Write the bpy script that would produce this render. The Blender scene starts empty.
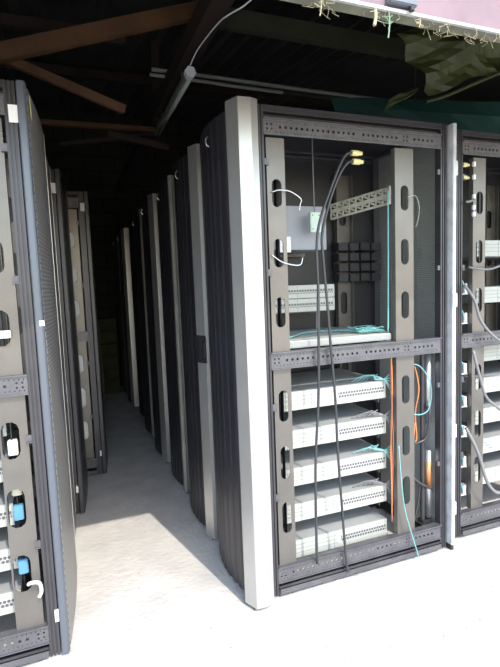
import bpy, math, random
from mathutils import Vector, Matrix
random.seed(7)
sc = bpy.context.scene
col = sc.collection

# ---------------------------------------------------------------- materials
def mat(name, base, rough=.5, metal=0., spec=.5, noise=0., nscale=6., bump=0., bscale=40., col2=None, coat=0.):
    m = bpy.data.materials.new(name); m.use_nodes = True
    nt = m.node_tree; b = nt.nodes['Principled BSDF']
    b.inputs['Base Color'].default_value = (*base, 1)
    b.inputs['Roughness'].default_value = rough
    b.inputs['Metallic'].default_value = metal
    b.inputs['Specular IOR Level'].default_value = spec
    b.inputs['Coat Weight'].default_value = coat
    tc = nt.nodes.new('ShaderNodeTexCoord')
    if noise > 0:
        n = nt.nodes.new('ShaderNodeTexNoise'); n.inputs['Scale'].default_value = nscale; n.inputs['Detail'].default_value = 6
        nt.links.new(tc.outputs['Object'], n.inputs['Vector'])
        r = nt.nodes.new('ShaderNodeValToRGB')
        c2 = col2 or tuple(c * (1 - noise) for c in base)
        r.color_ramp.elements[0].position = .35; r.color_ramp.elements[0].color = (*c2, 1)
        r.color_ramp.elements[1].position = .65; r.color_ramp.elements[1].color = (*base, 1)
        nt.links.new(n.outputs['Fac'], r.inputs['Fac']); nt.links.new(r.outputs['Color'], b.inputs['Base Color'])
    if bump > 0:
        n2 = nt.nodes.new('ShaderNodeTexNoise'); n2.inputs['Scale'].default_value = bscale
        nt.links.new(tc.outputs['Object'], n2.inputs['Vector'])
        bp = nt.nodes.new('ShaderNodeBump'); bp.inputs['Strength'].default_value = bump; bp.inputs['Distance'].default_value = .01
        nt.links.new(n2.outputs['Fac'], bp.inputs['Height']); nt.links.new(bp.outputs['Normal'], b.inputs['Normal'])
    return m

def dots(name, base, hole, ua, va, pitch, rad, rough=.4, through=False, spec=.5):
    """sheet with a regular grid of small punched holes"""
    m = mat(name, base, rough, spec=spec); nt = m.node_tree; b = nt.nodes['Principled BSDF']; L = nt.links.new
    tc = nt.nodes.new('ShaderNodeTexCoord'); sp = nt.nodes.new('ShaderNodeSeparateXYZ'); L(tc.outputs['Object'], sp.inputs[0])
    def mth(op, a, bb=None):
        n = nt.nodes.new('ShaderNodeMath'); n.operation = op
        for i, q in enumerate([a, bb]):
            if q is None: continue
            if isinstance(q, (int, float)): n.inputs[i].default_value = q
            else: L(q, n.inputs[i])
        return n.outputs[0]
    u = mth('DIVIDE', sp.outputs[ua], pitch); v = mth('DIVIDE', sp.outputs[va], pitch)
    row = mth('FLOOR', v); u = mth('ADD', u, mth('MULTIPLY', row, .5))
    du = mth('SUBTRACT', mth('FRACT', u), .5); dv = mth('SUBTRACT', mth('FRACT', v), .5)
    d = mth('SQRT', mth('ADD', mth('MULTIPLY', du, du), mth('MULTIPLY', dv, dv)))
    f = mth('LESS_THAN', d, rad)
    if through:
        tr = nt.nodes.new('ShaderNodeBsdfTransparent'); mx = nt.nodes.new('ShaderNodeMixShader')
        L(f, mx.inputs[0]); L(b.outputs[0], mx.inputs[1]); L(tr.outputs[0], mx.inputs[2])
        L(mx.outputs[0], nt.nodes['Material Output'].inputs[0])
    else:
        mx = nt.nodes.new('ShaderNodeMix'); mx.data_type = 'RGBA'
        L(f, mx.inputs[0]); mx.inputs[6].default_value = (*base, 1); mx.inputs[7].default_value = (*hole, 1)
        L(mx.outputs[2], b.inputs['Base Color'])
    return m

M = dict(
    grey=mat('rack_grey_paint', (.18, .165, .148), .33, metal=.45, noise=.12, nscale=9),
    frame=mat('rack_frame_paint', (.075, .073, .08), .35, metal=.4, noise=.15, nscale=9),
    grey2=mat('rack_beam_paint', (.15, .147, .158), .4, metal=.45, noise=.2, nscale=14),
    dark=mat('rack_dark_paint', (.028, .027, .03), .42, noise=.3, nscale=5),
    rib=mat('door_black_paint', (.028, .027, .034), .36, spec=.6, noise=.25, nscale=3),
    silver=mat('silver_trim_paint', (.58, .575, .56), .36, metal=.75, spec=.6, noise=.06, nscale=8),
    steel=mat('zinc_steel', (.55, .56, .58), .3, metal=.8),
    white=mat('white_plastic', (.8, .8, .78), .5),
    chassis=mat('chassis_offwhite', (.33, .34, .33), .45, noise=.07, nscale=11),
    face=mat('chassis_face', (.45, .46, .41), .45, noise=.05, nscale=22),
    line=mat('seam_grey', (.20, .20, .195), .6),
    vent=dots('vent_grille', (.42, .43, .39), (.10, .10, .11), 0, 2, .0155, .42),
    perfL=dots('perforated_door_sheet', (.27, .255, .24), (.03, .03, .03), 1, 2, .016, .30),
    mesh=dots('rear_mesh_sheet', (.34, .35, .32), (0, 0, 0), 1, 2, .010, .34, rough=.5, through=True),
    cable=mat('black_cable', (.045, .045, .05), .3),
    cable2=mat('grey_cable', (.20, .20, .20), .45),
    teal=mat('teal_fibre', (.17, .42, .42), .4),
    orange=mat('orange_fibre', (.85, .28, .08), .45),
    brass=mat('yellow_plug', (.75, .66, .30), .4),
    cream=mat('aged_cream_plastic', (.62, .60, .48), .5, noise=.3, nscale=30),
    concrete=mat('dusty_concrete_floor', (.60, .575, .54), .85, spec=.2, noise=.2, nscale=5, bump=.5, bscale=34, col2=(.49, .475, .455)),
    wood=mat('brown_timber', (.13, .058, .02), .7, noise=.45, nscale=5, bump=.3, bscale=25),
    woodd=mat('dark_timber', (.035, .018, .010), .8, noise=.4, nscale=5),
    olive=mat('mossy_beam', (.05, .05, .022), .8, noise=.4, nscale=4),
    roof=mat('shade_dark_roof_sheet', (.03, .033, .026), .7, noise=.5, nscale=3),  # gloom under the roof is worked into this dark base colour
    pink=mat('pink_painted_sheet', (.25, .165, .185), .6, noise=.25, nscale=5),
    rail=mat('white_rail_paint', (.55, .54, .52), .5, noise=.25, nscale=20),
    gband=mat('grey_band', (.22, .22, .15), .7, noise=.3, nscale=15),
    tarp=mat('olive_tarp', (.10, .11, .03), .55, noise=.4, nscale=5, bump=.3, bscale=8),
    green=mat('dark_green_tarp', (.018, .07, .048), .6, noise=.3, nscale=3),
    sky_tint=mat('sky_tinted_edge', (.125, .14, .165), .35, metal=.3),  # bluish cast of skylight mixed into the strip's grey
    lgrey=mat('light_grey_sheet', (.58, .58, .56), .5, noise=.2, nscale=4),
    rust=mat('red_brown_fibre', (.42, .15, .08), .5),
    straw=mat('dry_straw', (.42, .37, .24), .8),
    lamp=mat('batten_housing', (.24, .27, .2), .5, noise=.3, nscale=8),
    pipe=mat('conduit_pvc', (.35, .34, .28), .5),
    label=mat('paper_label', (.85, .85, .82), .6),
    ylabel=mat('yellow_label', (.55, .55, .25), .6),
    card=mat('cardboard', (.16, .10, .055), .85, noise=.2, nscale=6),
    blue=mat('blue_plastic', (.10, .28, .48), .4),
)
# block wall, shade of the deep interior put into its dark colours
def block_mat():
    m = mat('shade_dark_block_wall', (.022, .023, .015), .9, spec=.1); nt = m.node_tree; b = nt.nodes['Principled BSDF']
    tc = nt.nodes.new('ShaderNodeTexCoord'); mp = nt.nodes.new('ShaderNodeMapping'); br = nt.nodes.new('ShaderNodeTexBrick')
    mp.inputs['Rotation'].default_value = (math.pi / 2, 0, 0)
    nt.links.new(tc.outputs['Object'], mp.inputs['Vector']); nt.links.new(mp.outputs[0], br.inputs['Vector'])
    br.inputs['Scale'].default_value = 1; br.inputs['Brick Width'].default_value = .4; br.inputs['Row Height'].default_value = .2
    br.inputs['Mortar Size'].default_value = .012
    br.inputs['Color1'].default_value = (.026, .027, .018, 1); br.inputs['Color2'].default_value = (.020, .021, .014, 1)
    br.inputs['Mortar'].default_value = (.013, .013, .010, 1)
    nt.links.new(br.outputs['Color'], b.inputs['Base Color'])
    return m
M['block'] = block_mat()

# ---------------------------------------------------------------- mesh helpers
class MB:
    def __init__(s): s.v = []; s.f = []
    def box(s, x0, x1, y0, y1, z0, z1, bev=0):
        if x0 > x1: x0, x1 = x1, x0
        if y0 > y1: y0, y1 = y1, y0
        if z0 > z1: z0, z1 = z1, z0
        i = len(s.v)
        s.v += [(x, y, z) for z in (z0, z1) for y in (y0, y1) for x in (x0, x1)]
        s.f += [tuple(i + k for k in q) for q in ((0, 2, 3, 1), (4, 5, 7, 6), (0, 1, 5, 4), (2, 6, 7, 3), (0, 4, 6, 2), (1, 3, 7, 5))]
        return s
    def prism(s, poly, z0, z1):               # poly in xy, counter-clockwise
        i = len(s.v); n = len(poly)
        s.v += [(x, y, z0) for x, y in poly] + [(x, y, z1) for x, y in poly]
        s.f.append(tuple(i + k for k in reversed(range(n)))); s.f.append(tuple(i + n + k for k in range(n)))
        for k in range(n): s.f.append((i + k, i + (k + 1) % n, i + n + (k + 1) % n, i + n + k))
        return s
    def sheet(s, pts, thick, z0, z1):         # open curved wall of given thickness, pts in xy
        n = len(pts); nor = []
        for k in range(n):
            a = Vector(pts[max(0, k - 1)]); b = Vector(pts[min(n - 1, k + 1)]); d = (b - a).normalized()
            nor.append(Vector((d.y, -d.x)))
        back = [(pts[k][0] + nor[k].x * thick, pts[k][1] + nor[k].y * thick) for k in range(n)]
        for k in range(n - 1):
            q = [pts[k], pts[k + 1], back[k + 1], back[k]]
            i = len(s.v); s.v += [(x, y, z0) for x, y in q] + [(x, y, z1) for x, y in q]
            s.f += [(i, i + 4, i + 5, i + 1), (i + 2, i + 6, i + 7, i + 3), (i + 3, i + 2, i + 1, i), (i + 4, i + 7, i + 6, i + 5)]
            if k == 0: s.f.append((i, i + 3, i + 7, i + 4))
            if k == n - 2: s.f.append((i + 1, i + 5, i + 6, i + 2))
        return s
    def tube(s, pts, r, seg=8, smooth=True, sub=5):
        P = [Vector(p) for p in pts]
        if smooth and len(P) > 2:
            Q = []
            for k in range(len(P) - 1):
                p0 = P[max(0, k - 1)]; p1 = P[k]; p2 = P[k + 1]; p3 = P[min(len(P) - 1, k + 2)]
                for j in range(sub):
                    t = j / sub
                    Q.append(.5 * ((2 * p1) + (p2 - p0) * t + (2 * p0 - 5 * p1 + 4 * p2 - p3) * t * t + (3 * p1 - p0 - 3 * p2 + p3) * t ** 3))
            Q.append(P[-1]); P = Q
        i = len(s.v); up = Vector((.13, .31, .94))
        for k, p in enumerate(P):
            d = (P[min(k + 1, len(P) - 1)] - P[max(k - 1, 0)]).normalized()
            if abs(d.dot(up)) > .98: up = Vector((1, 0, 0))
            a = d.cross(up).normalized(); b = d.cross(a)
            rr = r if not callable(r) else r(k / (len(P) - 1))
            for j in range(seg):
                t = 2 * math.pi * j / seg; s.v.append(tuple(p + a * math.cos(t) * rr + b * math.sin(t) * rr))
            up = a.cross(d) if a.cross(d).length > 0 else up
        for k in range(len(P) - 1):
            for j in range(seg):
                a0 = i + k * seg + j; a1 = i + k * seg + (j + 1) % seg
                s.f.append((a0, a1, a1 + seg, a0 + seg))
        s.f.append(tuple(i + j for j in reversed(range(seg)))); e = i + (len(P) - 1) * seg
        s.f.append(tuple(e + j for j in range(seg)))
        return s
    def bar(s, a, b, w, h):                   # timber between two points, w horizontal, h vertical
        a = Vector(a); b = Vector(b); d = (b - a).normalized()
        ref = Vector((0, 0, 1)) if abs(d.z) < .95 else Vector((0, 1, 0))
        x = d.cross(ref).normalized(); y = x.cross(d)
        i = len(s.v)
        for p in (a, b):
            for sx, sy in ((-1, -1), (1, -1), (1, 1), (-1, 1)):
                s.v.append(tuple(p + x * sx * w / 2 + y * sy * h / 2))
        s.f += [tuple(i + k for k in q) for q in ((0, 1, 2, 3), (7, 6, 5, 4), (0, 4, 5, 1), (1, 5, 6, 2), (2, 6, 7, 3), (3, 7, 4, 0))]
        return s
    def plate(s, outer, holes, thick, y0, flip=False):
        """plate in the x-z plane with real holes; y0 front"""
        cu = bpy.data.curves.new('tmp', 'CURVE'); cu.dimensions = '2D'; cu.fill_mode = 'BOTH'; cu.extrude = thick / 2
        for poly in [outer] + holes:
            sp = cu.splines.new('POLY'); sp.points.add(len(poly) - 1); sp.use_cyclic_u = True
            for k, (a, b) in enumerate(poly): sp.points[k].co = (a, b, 0, 1)
        o = bpy.data.objects.new('tmp', cu); col.objects.link(o)
        dg = bpy.context.evaluated_depsgraph_get(); me = bpy.data.meshes.new_from_object(o.evaluated_get(dg))
        i = len(s.v)
        s.v += [(v.co.x, y0 + thick / 2 - v.co.z, v.co.y) for v in me.vertices]
        s.f += [tuple(i + k for k in p.vertices) for p in me.polygons]
        bpy.data.objects.remove(o); bpy.data.curves.remove(cu); bpy.data.meshes.remove(me)
        return s
    def mesh(s, name, m, mirror=False, smooth=False, bevel=0):
        me = bpy.data.meshes.new(name)
        v = [(-x, y, z) for x, y, z in s.v] if mirror else s.v
        f = [tuple(reversed(q)) for q in s.f] if mirror else s.f
        me.from_pydata(v, [], f); me.materials.append(m); me.validate()
        import bmesh as bmm
        b = bmm.new(); b.from_mesh(me); bmm.ops.remove_doubles(b, verts=b.verts, dist=1e-6)
        bmm.ops.recalc_face_normals(b, faces=b.faces)
        if bevel:
            ed = [e for e in b.edges if len(e.link_faces) == 2 and e.calc_face_angle(0) > .6]
            bmm.ops.bevel(b, geom=ed, offset=bevel, segments=2, affect='EDGES', clamp_overlap=True)
        b.to_mesh(me); b.free()
        if smooth:
            for p in me.polygons: p.use_smooth = True
        return me
    def build(s, name, m, parent=None, **k):
        o = bpy.data.objects.new(name, s.mesh(name, m, **k)); col.objects.link(o)
        if parent: o.parent = parent
        return o

def rrect(x0, x1, z0, z1, n=5):
    r = (x1 - x0) / 2; cx = (x0 + x1) / 2; out = []
    for k in range(n + 1): t = math.pi * k / n; out.append((cx + r * math.cos(t), z1 - r + r * math.sin(t)))
    for k in range(n + 1): t = math.pi + math.pi * k / n; out.append((cx + r * math.cos(t), z0 + r + r * math.sin(t)))
    return out
def circ(x, z, r, n=8): return [(x + r * math.cos(2 * math.pi * k / n), z + r * math.sin(2 * math.pi * k / n)) for k in range(n)]
def rect(x0, x1, z0, z1): return [(x0, z0), (x1, z0), (x1, z1), (x0, z1)]
def tag(o, label, cat, group=None):
    o['label'] = label; o['category'] = cat
    if group: o['group'] = group
    return o
def struct(o): o['kind'] = 'structure'; return o
def empty(name, loc, label=None, cat=None, group=None, rz=0):
    o = bpy.data.objects.new(name, None); col.objects.link(o); o.location = loc; o.rotation_euler.z = rz; o.empty_display_size = .1
    if label: tag(o, label, cat, group)
    return o
def copy_tree(o, parent=None):
    c = o.copy(); col.objects.link(c)
    if parent: c.parent = parent
    for ch in [q for q in bpy.data.objects if q.parent == o]: copy_tree(ch, c)
    return c

# ---------------------------------------------------------------- rack
SLZ = [(1.78, 1.90), (1.52, 1.645), (1.255, 1.39), (.825, .97), (.555, .71), (.295, .445)]
def post_mb(x0, x1, y, back=1, hw=.023, sh=.002):
    cx = (x0 + x1) / 2 + sh
    b = MB().plate(rect(x0, x1, .146, 2.072), [rrect(cx - hw, cx + hw, a, c) for a, c in SLZ] , .003, y)
    for xa in (x0, x1 - .003): b.box(xa, xa + .003, y + .003 * back, y + .03 * back, .146, 2.072)
    return b
def beam_mb(z0, z1, y, dense=True):
    holes = []
    zc = (z0 + z1) / 2
    n = 0; x = .115
    while x < .93:
        if not (.50 < x < .53 or .74 < x < .80):
            holes.append(circ(x, zc, .0062 if n % 1 == 0 else .004))
        x += .0262; n += 1
    x = .05
    while dense and x < .97:
        holes.append(circ(x, zc + .021, .0026, 5)); holes.append(circ(x, zc - .021, .0026, 5)); x += .0165
    for xx in (.055, .075, .76, .78):
        for dz in (-.009, .009): holes.append(circ(xx, zc + dz, .0045, 6))
    b = MB().plate(rect(.036, .986, z0, z1), holes, .003, y)
    b.box(.036, .986, y - .009, y + .003, z1 - .005, z1).box(.036, .986, y - .006, y + .003, z0, z0 + .004)
    b.box(.036, .986, y + .003, y + .03, z1 - .004, z1)
    return b
def bulge(y0, y1, xb, amp, ribs, rib, n=None, half=1):
    """door section: y from y0 to y1, x = -(xb + amp*arch) with ribs"""
    pts = []; n = n or ribs * 6
    for k in range(n + 1):
        t = k / n; y = y0 + (y1 - y0) * t
        a = xb - (.022 * max(0, t - .5) if half == 1 else 0) + amp * math.sin(math.pi * half * min(1, max(0, t))) ** .9 if amp else xb
        ph = (t * ribs) % 1
        r = rib if (ph > .2 and k < n) else 0
        pts.append((-(a + r), y))
    return pts

def make_rack(mir, style):
    """style 'right': ribbed black door with silver column; 'left': perforated grey door with plain edge strip"""
    root = empty('telecom_rack', (0, 0, 0))
    fr = MB()
    H = 2.2
    for (xa, xb) in ((0, .04), (.982, 1.02)):
        for (ya, yb, s) in ((.006, .04, -1), (.552, .586, 1)):
            fr.box(xa, xb, ya, yb, .012, H)
            for q0, q1 in ((0, .009), (.015, .022), (.029, .038)):
                w = xa + q0, xa + q1
                fr.box(w[0], w[1], (ya - .006) if s < 0 else yb, ya if s < 0 else yb + .006, .012, H)
    for ya, yb, s in ((.006, .04, -1), (.552, .586, 1)):
        fr.box(.04, .982, ya, yb, 2.172, H)
        yo = (ya - .006, ya) if s < 0 else (yb, yb + .006)
        fr.box(.04, .982, *yo, 2.19, H); fr.box(.04, .982, *yo, 2.172, 2.179)
        fr.box(.04, .982, ya + .01, yb, 2.15, 2.166)
        fr.box(.04, .982, ya, yb, .012, .05)
    for xa, xb in ((.005, .035), (.987, 1.017)):
        fr.box(xa, xb, .04, .56, 2.17, H); fr.box(xa, xb, .04, .56, .012, .05)
    fr.build('frame', M['frame'], root, mirror=mir)
    si = MB().box(.042, .98, -.012, .02, .046, .05).box(.042, .98, -.012, -.009, .02, .05).box(.3, .9, -.013, -.010, .026, .044)
    si.build('bottom_sill', M['grey2'], root, mirror=mir)
    for z0, z1 in ((2.078, 2.148), (1.07, 1.147), (.07, .147)):
        beam_mb(z0, z1, 0).build('perforated_beam', M['grey2'], root, mirror=mir)
    for x0, x1 in ((.052, .150 if mir else .138), (.718, .826)):
        post_mb(x0, x1, .014, 1, *((.031, .012) if mir and x0 < .5 else (.023, .002))).build('slotted_upright', M['grey'], root, mirror=mir)
        post_mb(x0, x1, .572, -1).build('slotted_upright', M['grey'], root, mirror=mir)
    for z in (1.97, 1.5, .9, .48):
        MB().box(.036, .060, .006, .014, z - .013, z + .013).box(.036, .060, -.002, .014, z - .016, z - .013).build('bracket', M['grey2'], root, mirror=mir)
        MB().box(.966, .984, .002, .014, z - .012, z + .012).build('bracket', M['grey2'], root, mirror=mir)
    for xa in (.112, .755):
        h = [rect(xa + .010, xa + .021, z, z + .014) for z in [.17 + .027 * k for k in range(70)]]
        MB().plate(rect(xa, xa + .036, .15, 2.06), h, .002, .052).box(xa, xa + .002, .054, .08, .15, 2.06).build('mounting_rail', M['dark'], root, mirror=mir)
    MB().box(.04, .982, .045, .556, 2.186, 2.196).build('top_panel', M['dark'], root, mirror=mir)
    MB().box(.04, .982, .5865, .589, .05, 2.17).build('side_panel', M['dark'], root, mirror=mir)
    MB().box(1.021, 1.023, .02, .58, .03, 2.18).build('rear_mesh_panel', M['mesh'], root, mirror=mir)
    for x in (.03, .99):
        for y in (.05, .55): MB().tube([(x, y, 0), (x, y, .012)], .02, 12, smooth=False).build('foot', M['dark'], root, mirror=mir)
    if style == 'right':
        d = MB().sheet(bulge(.02, .585, .078, .042, 9, .004), -.004, .02, 2.19)
        for z in (.02, 2.18): d.prism([(-.03, .02), (-.03, .585)] + list(reversed(bulge(.02, .585, .076, .042, 9, 0, 27))), z, z + .008)
        d.box(-.078, -.004, .577, .585, .02, 2.19)
        door = d.build('front_door', M['rib'], root, mirror=mir)
        tr = MB().prism([(-.124, .010), (-.095, -.056), (-.040, -.058), (-.006, -.046), (-.006, .018), (-.124, .018)], .016, 2.2)
        tr.build('silver_trim', M['silver'], door, mirror=mir, bevel=.0012)
        MB().box(-.1, -.03, -.03, .01, 0, .016).build('trim_foot', M['grey2'], door, mirror=mir)
        rg = MB().tube([(-.130, .25, 2.085), (-.142, .25, 2.095), (-.142, .25, 2.12), (-.130, .25, 2.13)], .003, 6)
        rg.build('latch_loop', M['steel'], door, mirror=mir)
    else:
        d = MB().sheet(bulge(.03, .585, .034, .034, 1, 0, 20, .5), -.004, .02, 2.19)
        for z in (.02, 2.18): d.prism([(-.02, .03), (-.02, .585)] + list(reversed(bulge(.03, .585, .032, .034, 1, 0, 20, .5))), z, z + .008)
        door = d.build('front_door', M['perfL'], root, mirror=mir)
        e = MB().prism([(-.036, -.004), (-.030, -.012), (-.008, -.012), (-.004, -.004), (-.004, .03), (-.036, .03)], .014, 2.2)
        e.build('door_edge_strip', M['sky_tint'], door, mirror=mir, bevel=.002)
        e = MB().prism([(-.0745, .584), (-.004, .584), (-.004, .590), (-.0745, .590)], .014, 2.2)
        e.build('door_edge_strip', M['silver'], door, mirror=mir)
        MB().box(-.004, .026, -.006, -.0005, 2.055, 2.115).build('white_tag', M['label'], door, mirror=mir)
        MB().box(-.004, .010, -.010, .004, .155, .20).build('white_tag', M['label'], door, mirror=mir)
    return root

rackR = make_rack(False, 'right')
rackR.location = (0, 0, 0)
tag(rackR, 'nearest open rack with bright silver corner column, full of pale chassis', 'rack', 'racks in the right row')
# supports for the chassis
CH = [.85, .664, .479, .300, .115]
proto_children = None
names = ['second rack of the right row, its silver column broken by a black handle recess',
         'third rack of the right row, narrow dull strip just past the handle rack',
         'fourth rack of the right row, bright silver strip halfway down the aisle',
         'fifth rack of the right row, thin dull strip past the middle silver strip',
         'sixth rack of the right row, nearly hidden before the farthest bright strip',
         'seventh rack of the right row, with the farthest bright silver strip',
         'last rack of the right row, thin faint strip at the dark aisle end']
posR = [(.0, .65), (.011, 1.32), (-.005, 1.985), (.0105, 2.68), (.05, 3.37), (-.0, 4.08), (.0101, 4.75)]
trim_handle = MB().prism([(-.124, .010), (-.095, -.056), (-.040, -.058), (-.006, -.046), (-.006, .018), (-.124, .018)], 1.185, 2.2)
trim_handle.prism([(-.124, .010), (-.095, -.056), (-.040, -.058), (-.006, -.046), (-.006, .018), (-.124, .018)], .016, 1.03)
trim_handle.prism([(-.090, -.056), (-.040, -.058), (-.006, -.046), (-.006, .018), (-.090, .018)], 1.03, 1.185)
trim_handle = trim_handle.mesh('silver_trim', M['silver'], bevel=.0015)
trim_thin = MB().prism([(-.112, -.012), (-.095, -.026), (-.085, -.020), (-.085, .018), (-.112, .018)], .016, 2.2)
trim_thin.prism([(-.085, -.012), (-.006, -.012), (-.006, .018), (-.085, .018)], .016, 2.2)
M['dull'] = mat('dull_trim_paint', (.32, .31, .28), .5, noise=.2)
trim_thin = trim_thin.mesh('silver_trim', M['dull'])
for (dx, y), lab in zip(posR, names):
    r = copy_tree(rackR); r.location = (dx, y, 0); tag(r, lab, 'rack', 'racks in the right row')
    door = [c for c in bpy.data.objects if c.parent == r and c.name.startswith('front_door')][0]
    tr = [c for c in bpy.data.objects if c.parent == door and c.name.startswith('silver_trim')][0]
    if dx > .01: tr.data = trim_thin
    if y == .65:
        tr.data = trim_handle
        MB().prism([(-.118, .010), (-.0905, -.045), (-.0905, .018), (-.118, .018)], 1.031, 1.184).box(-.105, -.094, -.05, -.02, 1.06, 1.15).build('door_handle', M['dark'], door)

# rear edge of the open side: narrow pale door edge of the nearest rack
e = MB().box(1.034, 1.056, -.028, .03, .03, 2.2)
for z in (1.95, 1.30, .62, .2): e.box(1.030, 1.061, -.033, -.018, z, z + .07)
M['edge'] = mat('scuffed_pale_edge', (.66, .67, .68), .45, noise=.3, nscale=16)
rd = e.build('rear_door_edge', M['edge'], rackR, bevel=.002)
MB().box(1.036, 1.054, -.02, .02, 0, .03).build('foot', M['dark'], rackR)

MB().box(1.010, 1.014, .045, .55, .06, 1.09).build('lower_rear_panel', M['lgrey'], rackR)
# second column rack at right
rackS = copy_tree(rackR); rackS.location = (1.135, .05, 0)
tag(rackS, 'open rack at the right edge, just past the narrow pale upright', 'rack', 'racks turned beside the right row')
for c in [c for c in bpy.data.objects if c.parent == rackS]:
    if c.name.startswith(('front_door', 'rear_door_edge', 'lower_rear')):
        for g in [g for g in bpy.data.objects if g.parent == c]: bpy.data.objects.remove(g)
        bpy.data.objects.remove(c)
    elif c.name.startswith(('slotted_upright', 'mounting_rail')):
        c.location.x = .072

for z in CH:
    for q in (.113, .66): MB().box(q, q + .05, .085, .55, z - .003, z - .0003).box(q, q + .003, .085, .55, z - .02, z - .003).build('support_rail', M['grey2'], rackR)
sr = MB().box(.04, .19, .295, .55, 1.297, 1.30).box(.04, .56, .54, .556, 1.28, 1.30); sr.build('support_rail', M['grey2'], rackR)

# left row racks
rackL = make_rack(True, 'left')
rackL.location = (-.906, .03, 0)
tag(rackL, 'nearest rack at the left edge with slotted upright and perforated grey door', 'rack', 'racks in the left row')
Lr = [((-.900, .66), 'second rack of the left row, mostly hidden, only its door edge showing'),
      ((-.806, 1.29), 'third rack of the left row, narrow dark sliver standing forward into the aisle'),
      ((-.618, 1.945), 'far left rack with slotted upright showing white card through its slots')]
rl = []
for (x, y), lab in Lr:
    r = copy_tree(rackL); r.location = (x, y, 0); tag(r, lab, 'rack', 'racks in the left row'); rl.append(r)
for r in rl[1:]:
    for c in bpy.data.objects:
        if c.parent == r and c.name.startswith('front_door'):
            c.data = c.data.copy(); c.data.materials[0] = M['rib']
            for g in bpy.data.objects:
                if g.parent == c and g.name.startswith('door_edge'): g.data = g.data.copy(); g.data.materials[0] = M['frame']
door = [c for c in bpy.data.objects if c.parent == rackL and c.name.startswith('front_door')][0]
MB().box(.0435, .0460, .05, .13, 2.10, 2.17).build('yellow_tag', M['ylabel'], door)
MB().box(.020, .037, -.0135, -.0120, 1.325, 1.345).build('white_tag', M['label'], door)

# white card and coloured items inside far left rack
c = MB().box(-.80, -.66, 2.02, 2.025, 1.2, 2.0).box(-.80, -.66, 2.02, 2.025, .15, 1.2)
c.v = [(x, y + (z - .1) * 0, z) for x, y, z in c.v]
MB().box(-.757, -.682, 1.976, 1.980, .16, 2.03).build('white_panel', M['white'])
tag([o for o in bpy.data.objects if o.name == 'white_panel'][0], 'white panel standing inside the far left rack, seen through the slots', 'panel')

# ---------------------------------------------------------------- chassis
def make_chassis(w, h, d, vx0, label, group, cat='server', seams=True):
    root = empty('equipment_chassis', (0, 0, 0), label, cat, group)
    b = MB().box(0, w, .004, d, 0, h)
    b.build('body', M['chassis'], root, bevel=.0015)
    fp = MB().box(-.001, w + .001, 0, .004, .001, h - .001).build('faceplate', M['face'], root, bevel=.001)
    if seams:
        s = MB()
        for z in (.3, .52, .74): s.box(.0, vx0 - .02, -.0006, .0002, h * z, h * z + .0018)
        s.box(.16, .162, -.0006, .0002, .004, h - .004); s.box(.27, .272, -.0006, .0002, .004, h - .004)
        s.build('seam', M['line'], fp)
    MB().box(vx0, w - .008, -.0012, .0002, h * .36, h * .70).build('vent_grille', M['vent'], fp)
    return root
ords = ['topmost of the five pale chassis below the middle beam', 'second chassis down below the middle beam of the nearest rack',
        'middle one of the five pale chassis under the middle beam', 'fourth pale chassis down, one above the lowest', 'lowest pale chassis, just above the bottom beam of the nearest rack']
ch0 = make_chassis(.587, .09, .44, .31, ords[0], 'pale chassis under the middle beam')
for i, z in enumerate(CH):
    c = ch0 if i == 0 else copy_tree(ch0)
    c.location = (.113, .08, z); c['label'] = ords[i]
up = make_chassis(.49, .068, .24, .08, 'upper of two grey perforated chassis stacked above the white shelf unit', 'small chassis in the upper bay')
up.location = (.055, .30, 1.3712)
up2 = copy_tree(up); up2.location = (.055, .30, 1.301); up2['label'] = 'lower of two grey perforated chassis stacked above the white shelf unit'
# wide shelf unit
t = empty('shelf_unit', (.145, .045, 1.152), 'wide white flat unit on the middle beam with cables lying on top', 'tray')
MB().box(-.03, .565, 0, .50, 0, .033).build('body', M['face'], t, bevel=.002)
MB().box(-.03, .565, -.002, .0, .005, .028).build('faceplate', M['chassis'], t)
for q in (.115, .68): MB().box(q, q + .03, .045, .545, 1.148, 1.152).build('support_rail', M['grey2'], rackR)
# grey blank box in the upper bay
t = tag(MB().box(.10, .505, .30, .50, 1.62, 1.84).build('blank_box', mat('light_grey_case', (.34, .35, .38), .5, noise=.1), bevel=.003), 'plain light grey box in the upper left of the open rack', 'box')
MB().box(.04, .12, .29, .556, 1.612, 1.6195).box(.04, .50, .54, .556, 1.60, 1.6195).build('support_rail', M['grey2'], rackR)
# side rack contents
for i, z in enumerate([1.55, 1.30, .96, .77, .585, .40, .215]):
    pass

# white tag card and tie
tag(MB().box(.185, .248, .20, .203, 1.60, 1.675).build('paper_card', M['label']), 'small white card behind the left slotted upright', 'card')
# junction box hanging
t = empty('junction_box', (.40, .22, 1.70), 'small pale green box hanging between the cables in the upper bay', 'box')
MB().box(-.03, .03, 0, .025, 0, .098).build('body', mat('pale_green_box', (.55, .66, .56), .5), t, bevel=.003)
MB().tube([(0, .012, .098), (.002, .02, .2), (.0, .02, .46)], .003).build('cord', M['cable2'], t)
MB().tube([(0.01, .012, .0), (.012, .02, -.2), (.0, .02, -.49)], .003).build('cord', M['cable2'], t)
s = MB()
for x in (-.018, .018):
    for z in (.015, .083): s.tube([(x, -.002, z), (x, .001, z)], .003, 6, smooth=False)
s.build('screw', M['dark'], t)

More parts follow.
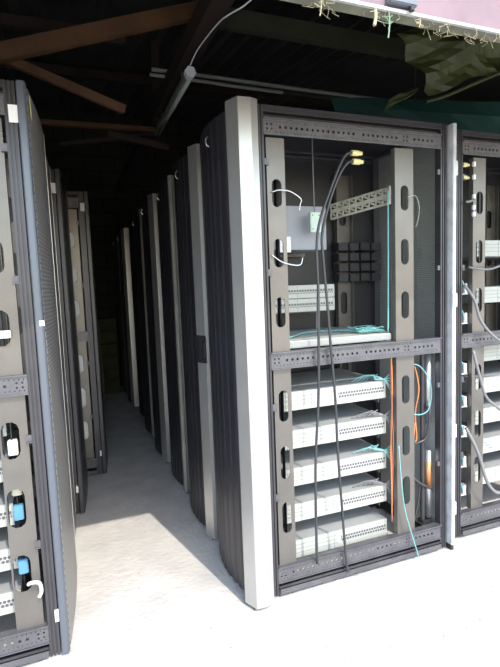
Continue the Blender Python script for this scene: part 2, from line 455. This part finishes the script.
# ladder-like cable managers
def manager(loc, end, label):
    t = empty('cable_manager', loc, label, 'cable manager', 'cream cable managers in the upper bay')
    L = Vector(end)
    b = MB().bar((0, 0, 0), L, .006, .012); up_ = Vector((0, 0, .034))
    b.bar(up_, L + up_, .006, .010)
    n = 9
    for k in range(n + 1):
        p = L * (k / n); b.bar(p, p + up_, .008, .008)
        if k < n: b.bar(p + Vector((.004, 0, .008)), p + L / n * .8 + Vector((.004, 0, .026)), .004, .010)
    b.build('ladder', M['cream'], t)
    MB().box(-.012, .012, -.01, .01, -.006, .040).build('end_clip', M['cream'], t)
    return t
manager((.83, .20, 1.895), (-.165, .32, -.040), 'upper of two cream ladder brackets slanting across the upper bay')
manager((.83, .20, 1.85), (-.165, .32, -.040), 'lower of two cream ladder brackets slanting across the upper bay')
# dark cassettes on the far side
for i, z in enumerate((1.45, 1.51, 1.57, 1.63)):
    b = MB()
    for k in range(4): b.box(.70 + .075 * k, .765 + .075 * k, .50, .565, z, z + .045)
    lab = ['lowest', 'second lowest', 'second highest', 'highest'][i] + ' row of dark cassettes on the far side of the upper bay'
    t = b.box(.70, .99, .56, .568, z - .004, z + .05).build('splice_cassette', M['dark'], bevel=.003)
    tag(t, lab, 'cassette', 'dark cassettes in the upper bay')

# yellow plugs with the two black cables
def cable(name, pts, r, m, label, cat='cable', group=None, seg=8):
    o = MB().tube(pts, r, seg).build(name, m, smooth=True)
    return tag(o, label, cat, group)
def plugcable(loc, pts, label):
    t = empty('feeder_cable', loc, label, 'cable', 'black feeder cables down the open rack')
    P = [tuple(Vector(p) - Vector(loc)) for p in pts]
    MB().tube(P, .0062, 8).build('cord', M['cable'], t, smooth=True)
    a = Vector(P[0]); b = Vector((.035, 0, .0))
    MB().tube([a, a + b * .5, a + b], .013, 10, smooth=False).tube([a + b, a + b * 1.5], .009, 10, smooth=False).build('plug', M['brass'], t, smooth=False)
    return t
c1 = [(.455, -.022, 2.022), (.425, -.022, 2.012), (.39, -.022, 1.96), (.341, -.022, 1.855), (.285, -.022, 1.72), (.266, -.022, 1.60), (.268, -.024, 1.40), (.262, -.026, 1.167), (.255, -.024, .914), (.232, -.022, .587), (.228, -.022, .13)]
c2 = [(.46, -.022, 1.985), (.43, -.022, 1.975), (.385, -.022, 1.915), (.335, -.022, 1.80), (.295, -.022, 1.66), (.298, -.022, 1.548), (.312, -.024, 1.36), (.324, -.026, 1.162), (.344, -.024, .903), (.352, -.022, .662), (.368, -.022, .40), (.387, -.022, .108), (.400, -.024, .05)]
plugcable((.455, -.022, 2.022), c1, 'left of the two black cables hanging down the open side from yellow plugs')
plugcable((.46, -.022, 1.985), c2, 'right of the two black cables, bending towards the bottom sill')

# fibres
for k in range(3):
    w = [(.702 + random.uniform(-.006, .006), .035 + random.uniform(-.006, .006), z) for z in (1.10, .95, .8, .65, .5, .35, .21)]
    cable('orange_fibre', w, .0026, [M['orange'], M['rust'], M['rust']][k], ['left', 'middle', 'right'][k] + ' strand of orange fibre hanging beside the right slotted upright', group='orange fibres in the nearest rack', seg=6)
cable('orange_fibre', [(.86, .05, 1.0), (.88, .05, .93), (.885, .05, .86), (.87, .06, .75), (.88, .06, .62), (.86, .06, .60), (.87, .06, .7)], .003, M['orange'], 'orange fibre looped to the right of the slotted upright', group='orange fibres in the nearest rack', seg=6)
cable('teal_fibre', [(.705, .05, 1.882), (.703, .05, 1.6), (.70, .05, 1.35), (.697, .05, 1.189)], .004, M['teal'], 'teal fibre falling straight from the cream brackets to the white unit', group='teal fibres')
cable('teal_fibre', [(.715, -.004, .62), (.722, -.012, .45), (.735, -.02, .30), (.765, -.026, .18), (.80, -.028, .07), (.815, -.028, .02)], .003, M['teal'], 'teal fibre hanging out over the bottom sill', group='teal fibres')
cable('teal_fibre', [(.83, .03, 1.02), (.88, .03, 1.0), (.935, .03, .93), (.95, .03, .85), (.93, .03, .77), (.88, .03, .75), (.83, .03, .76)], .003, M['teal'], 'teal fibre loop bulging right of the slotted upright', group='teal fibres', seg=6)
cable('teal_fibre', [(.16, .12, 1.189), (.24, .16, 1.197), (.33, .26, 1.195), (.46, .30, 1.193), (.56, .24, 1.195), (.64, .14, 1.198), (.695, .07, 1.193)], .0035, M['teal'], 'long teal fibre lying across the top of the white unit', group='teal fibres', seg=6)
b = MB()
for k in range(12):
    p = [(.70 - .012 * k * random.random(), .07 + .01 * k * random.random(), 1.190)]
    for j in range(5): p.append((.70 - random.random() * .16, .06 + random.random() * .12, 1.190 + random.random() * .03))
    b.tube(p, .0018, 5)
tag(b.build('fibre_tangle', M['teal'], smooth=True), 'tangle of teal fibre on the right end of the white unit', 'cable')
for i, z in enumerate(CH[:4]):
    b = MB()
    for k in range(5):
        b.tube([(.52 + .03 * k, .12, z + .093), (.58 + .02 * k, .09, z + .12 + .01 * random.random()), (.64, .085, z + .10 + .02 * random.random()), (.68, .07, z + .10), (.703, .045, z + .05 + .02 * k)], .0022, 5)
    tag(b.build('fibre_tangle', [M['teal'], M['cable2']][i % 2], smooth=True), 'small tangle of patch fibre on top of the ' + ['topmost', 'second', 'middle', 'fourth'][i] + ' lower chassis', 'cable', 'tangles on the lower chassis')

# cable ties curling out of slots
cable('cable_tie', [(.07, .004, 1.842), (.10, -.004, 1.850), (.15, -.008, 1.845), (.20, -.010, 1.815), (.195, -.012, 1.79), (.19, -.012, 1.765)], .0022, M['white'], 'white tie curling out of the top slot of the left upright', 'cable tie', 'white ties', 6)
cable('cable_tie', [(.06, .004, 1.575), (.10, -.004, 1.545), (.15, -.008, 1.53), (.19, -.010, 1.53), (.20, -.012, 1.56)], .0022, M['white'], 'white tie curling out of the second slot of the left upright', 'cable tie', 'white ties', 6)
cable('cable_tie', [(.78, .006, 1.84), (.83, .004, 1.85), (.855, .006, 1.80), (.85, .008, 1.74), (.835, .01, 1.70)], .0015, M['cream'], 'white tie curling past the right edge of the right upright', 'cable tie', 'white ties', 6)

# cylinder device behind right gap
t = empty('gas_strut', (.955, .06, .14), 'chrome and black tube upright at the right inside the open rack', 'tube')
for a, c in ((.55, .93), (.03, .40)): MB().tube([(0, 0, a), (0, 0, c)], .017, 14, smooth=False).build('chrome_sleeve', M['steel'], t, smooth=True)
MB().tube([(-.03, .01, .0), (-.03, .01, .93)], .012, 10, smooth=False).build('black_rod', M['cable'], t)
MB().tube([(.0, 0, .20), (0, 0, .34)], .0178, 14, smooth=False).build('copper_band', mat('copper_band', (.6, .27, .12), .35, metal=.6), t, smooth=True)
for z in (0, .93): MB().box(-.045, .02, -.012, .03, z, z + .02).build('end_cap', M['dark'], t)
cable('power_cord', [(.83, .05, .60), (.88, .05, .595), (.93, .045, .62), (.945, .04, .72), (.93, .045, .80)], .006, M['cable'], 'black cord looping beside the chrome tube', 'cable')
cable('power_cord', [(.83, .06, .43), (.88, .05, .38), (.96, .05, .33), (.975, .06, .31)], .008, M['cable'], 'black cord running down past the lower right of the open rack', 'cable')
cable('power_cord', [(.90, .06, .37), (.89, .06, .28), (.86, .06, .16)], .005, M['cable'], 'short black cord dropping to the bottom beam', 'cable')

# side rack (right edge): chassis, devices, plugs, cables
X0 = 1.135
sch = copy_tree(ch0); sch.location = (X0 + .22, .13, 1.56)
zs = [1.56, 1.30, .965, .78, .60, .42, .235]
lb = ['top chassis', 'second chassis', 'third chassis', 'fourth chassis', 'fifth chassis', 'sixth chassis', 'lowest chassis']
sch['label'] = lb[0] + ' behind the slotted upright of the right edge rack'; sch['group'] = 'chassis in the right edge rack'
for z, l in zip(zs[1:], lb[1:]):
    c = copy_tree(sch); c.location = (X0 + .22, .13, z); c['label'] = l + ' behind the slotted upright of the right edge rack'
for z in zs:
    MB().box(.222, .80, .14, .5, z - .004, z - .0005).build('support_rail', M['grey2'], rackS)
def module(z, lab):
    t = empty('line_module', (X0 + .05, .09, z), lab, 'module', 'small modules in the right edge rack')
    MB().box(.0, .07, 0, .12, -.004, .0).build('tray', M['white'], t)
    MB().box(.004, .045, .01, .09, .0, .075).build('block', M['dark'], t, bevel=.004)
    MB().box(.048, .066, .0, .09, .0, .055).build('clip', M['white'], t, bevel=.002)
    MB().tube([(.012, .01, .05), (.016, -.01, .07), (.026, -.012, .04), (.038, .0, .02)], .004, 6).build('lead', M['teal'], t, smooth=True)
    return t
for z, l in zip([1.36, 1.20, .92, .735, .565, .39, .225], ['highest', 'second highest', 'third', 'fourth', 'fifth', 'second lowest', 'lowest']):
    module(z, l + ' small black and white module left of the right edge uprights')
    MB().box(.04, .12, .10, .2, z - .010, z - .0045).build('support_rail', M['grey2'], rackS)
b = MB().box(X0 + .05, X0 + .085, .10, .14, 1.44, 1.76)
tag(b.build('terminal_strip', M['chassis'], bevel=.003), 'pale vertical strip in the upper left of the right edge rack', 'strip')
for k, z in enumerate((2.03, 1.965)):
    t = empty('yellow_plug', (X0 + .045, .06, z), ['upper', 'lower'][k] + ' yellow plug at the top of the right edge rack', 'plug', 'yellow plugs in the right edge rack')
    MB().tube([(0, 0, 0), (.025, 0, 0)], .012, 10, smooth=False).tube([(.025, 0, 0), (.045, 0, 0)], .007, 8, smooth=False).build('shell', M['brass'], t)
for k, z in enumerate((2.03, 1.965, 1.865, 1.81, 1.775)):
    tag(MB().box(X0 + .092, X0 + .108, .03, .045, z - .012, z + .012).build('wire_clip', M['white'], bevel=.002), ['highest', 'second', 'middle', 'fourth', 'lowest'][k] + ' white clip beside the yellow plugs', 'clip', 'white clips in the right edge rack')
cable('patch_cord', [(X0 + .04, .03, 1.835), (X0 + .07, .03, 1.84), (X0 + .10, .035, 1.85)], .007, M['cable2'], 'short grey cord under the yellow plugs', 'cable')
cable('patch_cord', [(X0 + .05, .02, 1.50), (X0 + .15, .0, 1.485), (X0 + .24, .0, 1.50), (X0 + .36, .0, 1.54), (X0 + .5, .03, 1.57)], .006, M['cable2'], 'grey cord crossing the right edge rack below its second slot', 'cable')
cable('patch_cord', [(X0 + .03, .03, 1.41), (X0 + .07, .0, 1.33), (X0 + .11, -.005, 1.22), (X0 + .20, -.005, 1.13), (X0 + .32, -.005, 1.06), (X0 + .5, .02, .97)], .008, M['cable2'], 'thick grey cord sweeping over the middle beam of the right edge rack', 'cable')
cable('patch_cord', [(X0 + .065, .0, 1.06), (X0 + .10, -.012, .92), (X0 + .15, -.012, .80), (X0 + .25, -.012, .72), (X0 + .38, .0, .60)], .008, M['cable2'], 'thick grey cord below the middle beam of the right edge rack', 'cable')
cable('patch_cord', [(X0 + .04, .02, .64), (X0 + .10, -.005, .50), (X0 + .16, -.012, .33), (X0 + .24, -.012, .25), (X0 + .34, -.01, .27), (X0 + .5, .02, .38)], .009, M['cable2'], 'thick pale cord sagging near the bottom of the right edge rack', 'cable')

# left nearest rack contents
for i, z in enumerate([.90, .72, .54, .36, .18]):
    c = copy_tree(ch0); c.location = (-.906 - .72, .11, z)
    c['label'] = ['top pale chassis', 'second pale chassis', 'middle pale chassis', 'fourth pale chassis', 'lowest pale chassis'][i] + ' inside the nearest left rack'; c['group'] = 'chassis in the nearest left rack'
    for q in (-.166, -.72): MB().box(q, q + .05, .12, .5, z - .003, z - .0005).build('support_rail', M['grey2'], rackL)
for i, (z, m, w) in enumerate([(.70, 'cream', 'cream'), (.60, 'blue', 'blue'), (.38, 'blue', 'blue'), (.86, 'white', 'white')]):
    tag(MB().box(-1.035, -1.0, .075, .10, z - .03, z + .03).build('connector_block', M[m], bevel=.003), ['cream connector behind the middle slots', 'blue connector behind a middle slot', 'blue connector behind the lowest slot', 'white connector behind the fourth slot'][i] + ' of the nearest left rack', 'connector', 'connectors in the nearest left rack')
tag(MB().box(-1.06, -.985, .012, .030, 1.288, 1.315).build('paper_card', M['label'], bevel=.002), 'white card stuck on the slotted upright of the nearest left rack', 'card')
cable('cable_tie', [(-1.0, .02, .335), (-.985, .01, .345), (-.96, .012, .335), (-.955, .012, .30), (-.965, .012, .28)], .007, M['white'], 'white tape scrap hanging near the foot of the nearest left rack', 'tape', 'white ties', 6)

# ---------------------------------------------------------------- building shell
struct(MB().box(-14, 14, -16, 5.6, -.1, 0).build('floor', M['concrete']))
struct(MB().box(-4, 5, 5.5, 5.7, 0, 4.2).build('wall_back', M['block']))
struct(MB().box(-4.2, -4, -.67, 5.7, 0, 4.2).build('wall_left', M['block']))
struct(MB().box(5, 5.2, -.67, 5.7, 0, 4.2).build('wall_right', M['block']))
struct(MB().box(-4.2, 5.2, -.69, -.655, 2.233, 3.12).build('wall_front', M['pink']))
# corrugated roof, sheets running front to back
b = MB(); n = 236
def zr(y): return 3.10 + (y + .8) * .14
v = []
for k in range(n + 1):
    x = -4.4 + 9.8 * k / n; dz = .018 * math.sin(k * math.pi / 2)
    for y in (-.8, 5.9): v.append((x, y, zr(y) + dz)); v.append((x, y, zr(y) + dz + .004))
b.v = v
for k in range(n):
    i = 4 * k
    b.f += [(i, i + 4, i + 6, i + 2), (i + 1, i + 3, i + 7, i + 5), (i, i + 1, i + 5, i + 4), (i + 2, i + 6, i + 7, i + 3)]
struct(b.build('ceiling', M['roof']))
struct(MB().box(-4.2, 5.2, -.70, -.69, 2.222, 2.231).build('trim_1', M['rail']))
struct(MB().box(-4.2, 5.2, -.69, -.65, 2.222, 2.233).build('trim_2', M['gband']))

# latch bar on the pink sheet
t = empty('latch_bar', (.215, -.695, 2.240), 'grey latch bar fixed on the pink sheet above the opening', 'latch')
MB().box(-.075, .022, -.02, .005, .0, .03).build('bar', mat('latch_grey', (.16, .17, .19), .5), t, bevel=.003)
MB().tube([(.005, -.012, -.012), (.005, -.012, .0)], .008, 10, smooth=False).build('bolt', M['dark'], t)

# timber and services under the roof
def timber(a, b, w, h, m, lab, g='roof timbers'):
    return tag(MB().bar(a, b, w, h).build('roof_timber', M[m], bevel=.003), lab, 'beam', g)
timber((-1.35, .9, 2.55), (.12, .9, 3.07), .05, .085, 'wood', 'orange brown timber rising to the right above the aisle, the brightest')
timber((-1.20, .96, 2.74), (-.40, .96, 2.468), .04, .045, 'wood', 'brown brace sloping down to the right above the left racks')
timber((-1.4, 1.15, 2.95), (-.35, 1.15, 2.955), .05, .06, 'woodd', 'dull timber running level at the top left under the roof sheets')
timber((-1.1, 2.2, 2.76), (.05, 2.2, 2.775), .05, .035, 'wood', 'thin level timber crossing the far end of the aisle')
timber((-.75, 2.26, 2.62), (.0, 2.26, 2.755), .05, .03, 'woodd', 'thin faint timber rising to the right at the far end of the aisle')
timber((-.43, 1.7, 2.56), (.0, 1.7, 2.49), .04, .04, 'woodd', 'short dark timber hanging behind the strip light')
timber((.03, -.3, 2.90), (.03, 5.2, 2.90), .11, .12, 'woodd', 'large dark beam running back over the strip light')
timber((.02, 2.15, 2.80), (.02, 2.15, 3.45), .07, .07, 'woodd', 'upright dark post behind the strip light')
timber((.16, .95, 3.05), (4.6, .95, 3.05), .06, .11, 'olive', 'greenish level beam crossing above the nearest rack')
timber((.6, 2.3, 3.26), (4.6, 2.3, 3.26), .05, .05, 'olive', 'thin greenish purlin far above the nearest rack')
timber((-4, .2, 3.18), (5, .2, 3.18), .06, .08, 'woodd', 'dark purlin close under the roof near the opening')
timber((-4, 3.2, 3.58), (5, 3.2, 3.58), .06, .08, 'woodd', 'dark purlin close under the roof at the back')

t = empty('strip_light', (.01, 1.04, 2.75), 'long narrow strip light hanging under the dark beam, white end cap nearest', 'strip light')
MB().bar((0, 0, 0), (.005, 1.16, 0), .05, .045).build('housing', M['lamp'], t, bevel=.006)
MB().tube([(0, -.02, 0), (0, .02, 0)], .036, 6, smooth=False).build('end_cap', M['white'], t)
MB().tube([(0, .03, -.03), (0, 1.12, -.03)], .013, 10, smooth=False).build('tube', mat('dead_tube', (.55, .56, .5), .4), t, smooth=True)
MB().tube([(0, .2, .02), (0, .2, .09)], .006, 6, smooth=False).tube([(0, .9, .02), (0, .9, .09)], .006, 6, smooth=False).build('hanger', M['steel'], t)
cable('lamp_flex', [(.012, 1.03, 2.79), (.03, .9, 2.83), (.06, .62, 2.83), (.085, .5, 2.82), (.15, .42, 2.84), (.22, .40, 2.93), (.24, .38, 3.15)], .004, M['white'], 'thin white flex curving from the strip light up along the beam', 'cable')
cable('conduit', [(-.11, 1.62, 3.00), (.3, 1.62, 3.0), (1.2, 1.62, 2.99), (3, 1.62, 2.99)], .014, M['pipe'], 'upper of two pale conduits crossing behind the strip light', 'conduit', 'pale conduits')
cable('conduit', [(-.13, 1.60, 2.955), (.3, 1.60, 2.95), (.45, 1.6, 2.945), (.9, 1.60, 2.94)], .012, M['pipe'], 'lower of two pale conduits crossing behind the strip light', 'conduit', 'pale conduits')

# tarps at the upper right
def cloth(name, P, nu, nv, m, amp, lab, seed):
    """bilinear patch from four corners with folds"""
    rnd = random.Random(seed); A, B, C, D = [Vector(p) for p in P]; b = MB()
    ph = [rnd.uniform(0, 6.28) for _ in range(6)]
    for i in range(nu + 1):
        for j in range(nv + 1):
            u = i / nu; v_ = j / nv
            p = (A * (1 - u) + B * u) * (1 - v_) + (D * (1 - u) + C * u) * v_
            f = math.sin(5 * u + 3 * v_ + ph[0]) + .7 * abs(math.sin(7 * u - 5 * v_ + ph[1])) + .5 * math.sin(13 * v_ + 4 * u + ph[2]) + .3 * abs(math.sin(19 * u + 11 * v_ + ph[3]))
            b.v.append((p.x, p.y + amp * f, p.z + amp * .5 * math.sin(9 * u + ph[4])))
    for i in range(nu):
        for j in range(nv):
            a = i * (nv + 1) + j; b.f.append((a, a + 1, a + nv + 2, a + nv + 1))
    o = b.build(name, m, smooth=False)
    md = o.modifiers.new('thick', 'SOLIDIFY'); md.thickness = .004
    return tag(o, lab, 'tarp')
cloth('tarpaulin', [(1.02, .3, 2.82), (1.9, .2, 3.12), (1.9, .2, 2.70), (1.22, .35, 2.50)], 16, 10, M['tarp'], .045, 'crumpled yellow green tarp bunched under the roof at the upper right', 3)
scrap = cloth('tarpaulin', [(1.10, .55, 2.53), (1.27, .5, 2.60), (1.27, .5, 2.57), (1.07, .55, 2.46)], 6, 4, M['tarp'], .012, 'small hanging scrap of yellow green tarp above the nearest rack', 5)
cloth('tarpaulin', [(1.0, 1.0, 2.70), (4.5, 1.0, 3.0), (4.5, 1.0, 2.0), (1.15, 1.0, 2.2)], 18, 6, M['green'], .03, 'dark green sheet hanging behind the racks at the right', 8)
hem = MB().tube([(1.18, .33, 2.44), (1.30, .30, 2.475), (1.5, .28, 2.56), (1.72, .28, 2.65), (1.95, .26, 2.72)], .010, 8).build('hem', M['tarp'], [o for o in bpy.data.objects if o.name == 'tarpaulin'][0], smooth=True)

MB().tube([(1.25, .5, 2.60), (1.26, .5, 2.9), (1.27, .5, 3.29)], .004, 6).build('cord', M['tarp'], scrap)
# straw along the opening edge
b = MB()
for k in range(80):
    cl = random.choice([-.06, .0, .15, .34, .36, .37, .46, .5, .55, .6, .75]); x = cl + random.gauss(0, .05) if random.random() < .8 else random.uniform(-.6, 1.6)
    y = -.70 + random.uniform(-.004, .05); z = 2.222
    L = random.uniform(.006, .028) * (1.4 if random.random() < .2 else 1)
    b.tube([(x, y, z + .004), (x + random.uniform(-.02, .02), y, z - L * .5), (x + random.uniform(-.03, .03), y + random.uniform(-.01, .01), z - L)], .0008, 3, sub=2)
o = b.build('straw_fringe', M['straw']); o['kind'] = 'stuff'; tag(o, 'dry straw fringe stuck along the edge above the opening', 'straw')
def twig(x, ln, m, w, lab, seed):
    rnd = random.Random(seed); b = MB(); y = -.695
    b.tube([(x, y, 2.224), (x + .002, y, 2.224 - ln * .5), (x - .003, y, 2.224 - ln)], w, 6)
    for k in range(9):
        z = 2.224 - ln * rnd.random() * .7
        b.tube([(x, y, z), (x + rnd.uniform(-.02, .02), y + rnd.uniform(-.01, .01), z + rnd.uniform(-.01, .012))], .0012, 4, smooth=False)
    return tag(b.build('hanging_twig', m), lab, 'twig', 'bits hanging from the opening edge')
twig(-.078, .05, M['straw'], .0016, 'leftmost straw hanging from the edge of the opening', 1)
twig(.10, .048, M['straw'], .005, 'thick pale tuft hanging left of the green twig', 2)
twig(.148, .075, mat('green_twig', (.22, .32, .2), .7), .0022, 'greenish twig hanging longest from the opening edge', 3)
twig(.26, .03, M['straw'], .0018, 'short curled straw under the latch bar', 4)

b = MB(); rnd = random.Random(11)
for k in range(170):
    x = rnd.uniform(-.75, 1.6); y = rnd.uniform(-.9, 3.2) if x < -.2 else rnd.uniform(-.9, -.1)
    q = rnd.uniform(.0015, .0045); b.box(x, x + q * rnd.uniform(1, 3), y, y + q, 0, q * .35)
o = b.build('floor_litter', mat('dry_dirt', (.36, .30, .24), .9)); o['kind'] = 'stuff'; tag(o, 'tiny crumbs of dirt scattered over the concrete', 'dirt')
# far end clutter
t = tag(MB().bar((-.47, 4.75, 0.02), (-.47, 5.02, 1.05), .16, .03).build('wooden_board', M['card'], bevel=.003), 'brown board leaning upright at the far end of the aisle', 'board')
for i in range(6):
    b = MB().box(-.43, -.16, 5.08, 5.42, .02 + i * .18, .17 + i * .18).box(-.44, -.15, 5.06, 5.43, .0 + i * .18, .02 + i * .18)
    tag(b.build('crate', M['olive'], bevel=.004), ['lowest', 'second lowest', 'third', 'fourth', 'second highest', 'topmost'][i] + ' dull crate of the stack at the end of the aisle', 'crate', 'crates at the end of the aisle')

# ---------------------------------------------------------------- light
EL = math.radians(50)
hx, hy = -.225, .974
sd = Vector((hx * math.cos(EL), hy * math.cos(EL), -math.sin(EL)))
sl = bpy.data.lights.new('sun', 'SUN'); sl.energy = 2.6; sl.angle = math.radians(.6); sl.color = (1, .93, .82)
so = bpy.data.objects.new('sun', sl); col.objects.link(so); so.rotation_euler = sd.to_track_quat('-Z', 'Y').to_euler(); so.location = (2, -6, 8)
w = bpy.data.worlds.new('world'); sc.world = w; w.use_nodes = True; nt = w.node_tree
sky = nt.nodes.new('ShaderNodeTexSky'); sky.sky_type = 'NISHITA'; sky.sun_disc = False
sky.sun_elevation = EL; sky.sun_rotation = math.atan2(-hx, -hy); sky.dust_density = 1.2; sky.air_density = 1.3
bg = nt.nodes['Background']; bg.inputs['Strength'].default_value = .36
nt.links.new(sky.outputs[0], bg.inputs[0])

# ---------------------------------------------------------------- camera
cd = bpy.data.cameras.new('camera'); cam = bpy.data.objects.new('camera', cd); col.objects.link(cam)
cd.sensor_fit = 'VERTICAL'; cd.sensor_height = 36; cd.lens = 36 * 475.6 / 667; cd.clip_start = .02
R = [[0.93275758, -0.35852765, -0.03769901], [-0.06993542, -0.07737026, -0.99454657], [0.35365566, 0.93030735, -0.09724148]]
m3 = Matrix(((R[0][0], -R[1][0], -R[2][0]), (R[0][1], -R[1][1], -R[2][1]), (R[0][2], -R[1][2], -R[2][2])))
cam.matrix_world = Matrix.Translation((-0.78386216, -1.91005639, 1.43977220)) @ m3.to_4x4()
sc.camera = cam
sc.view_settings.view_transform = 'Standard'; sc.view_settings.look = 'None'; sc.view_settings.gamma = 1
sc.view_settings.use_curve_mapping = False
sc.view_settings.exposure = .68
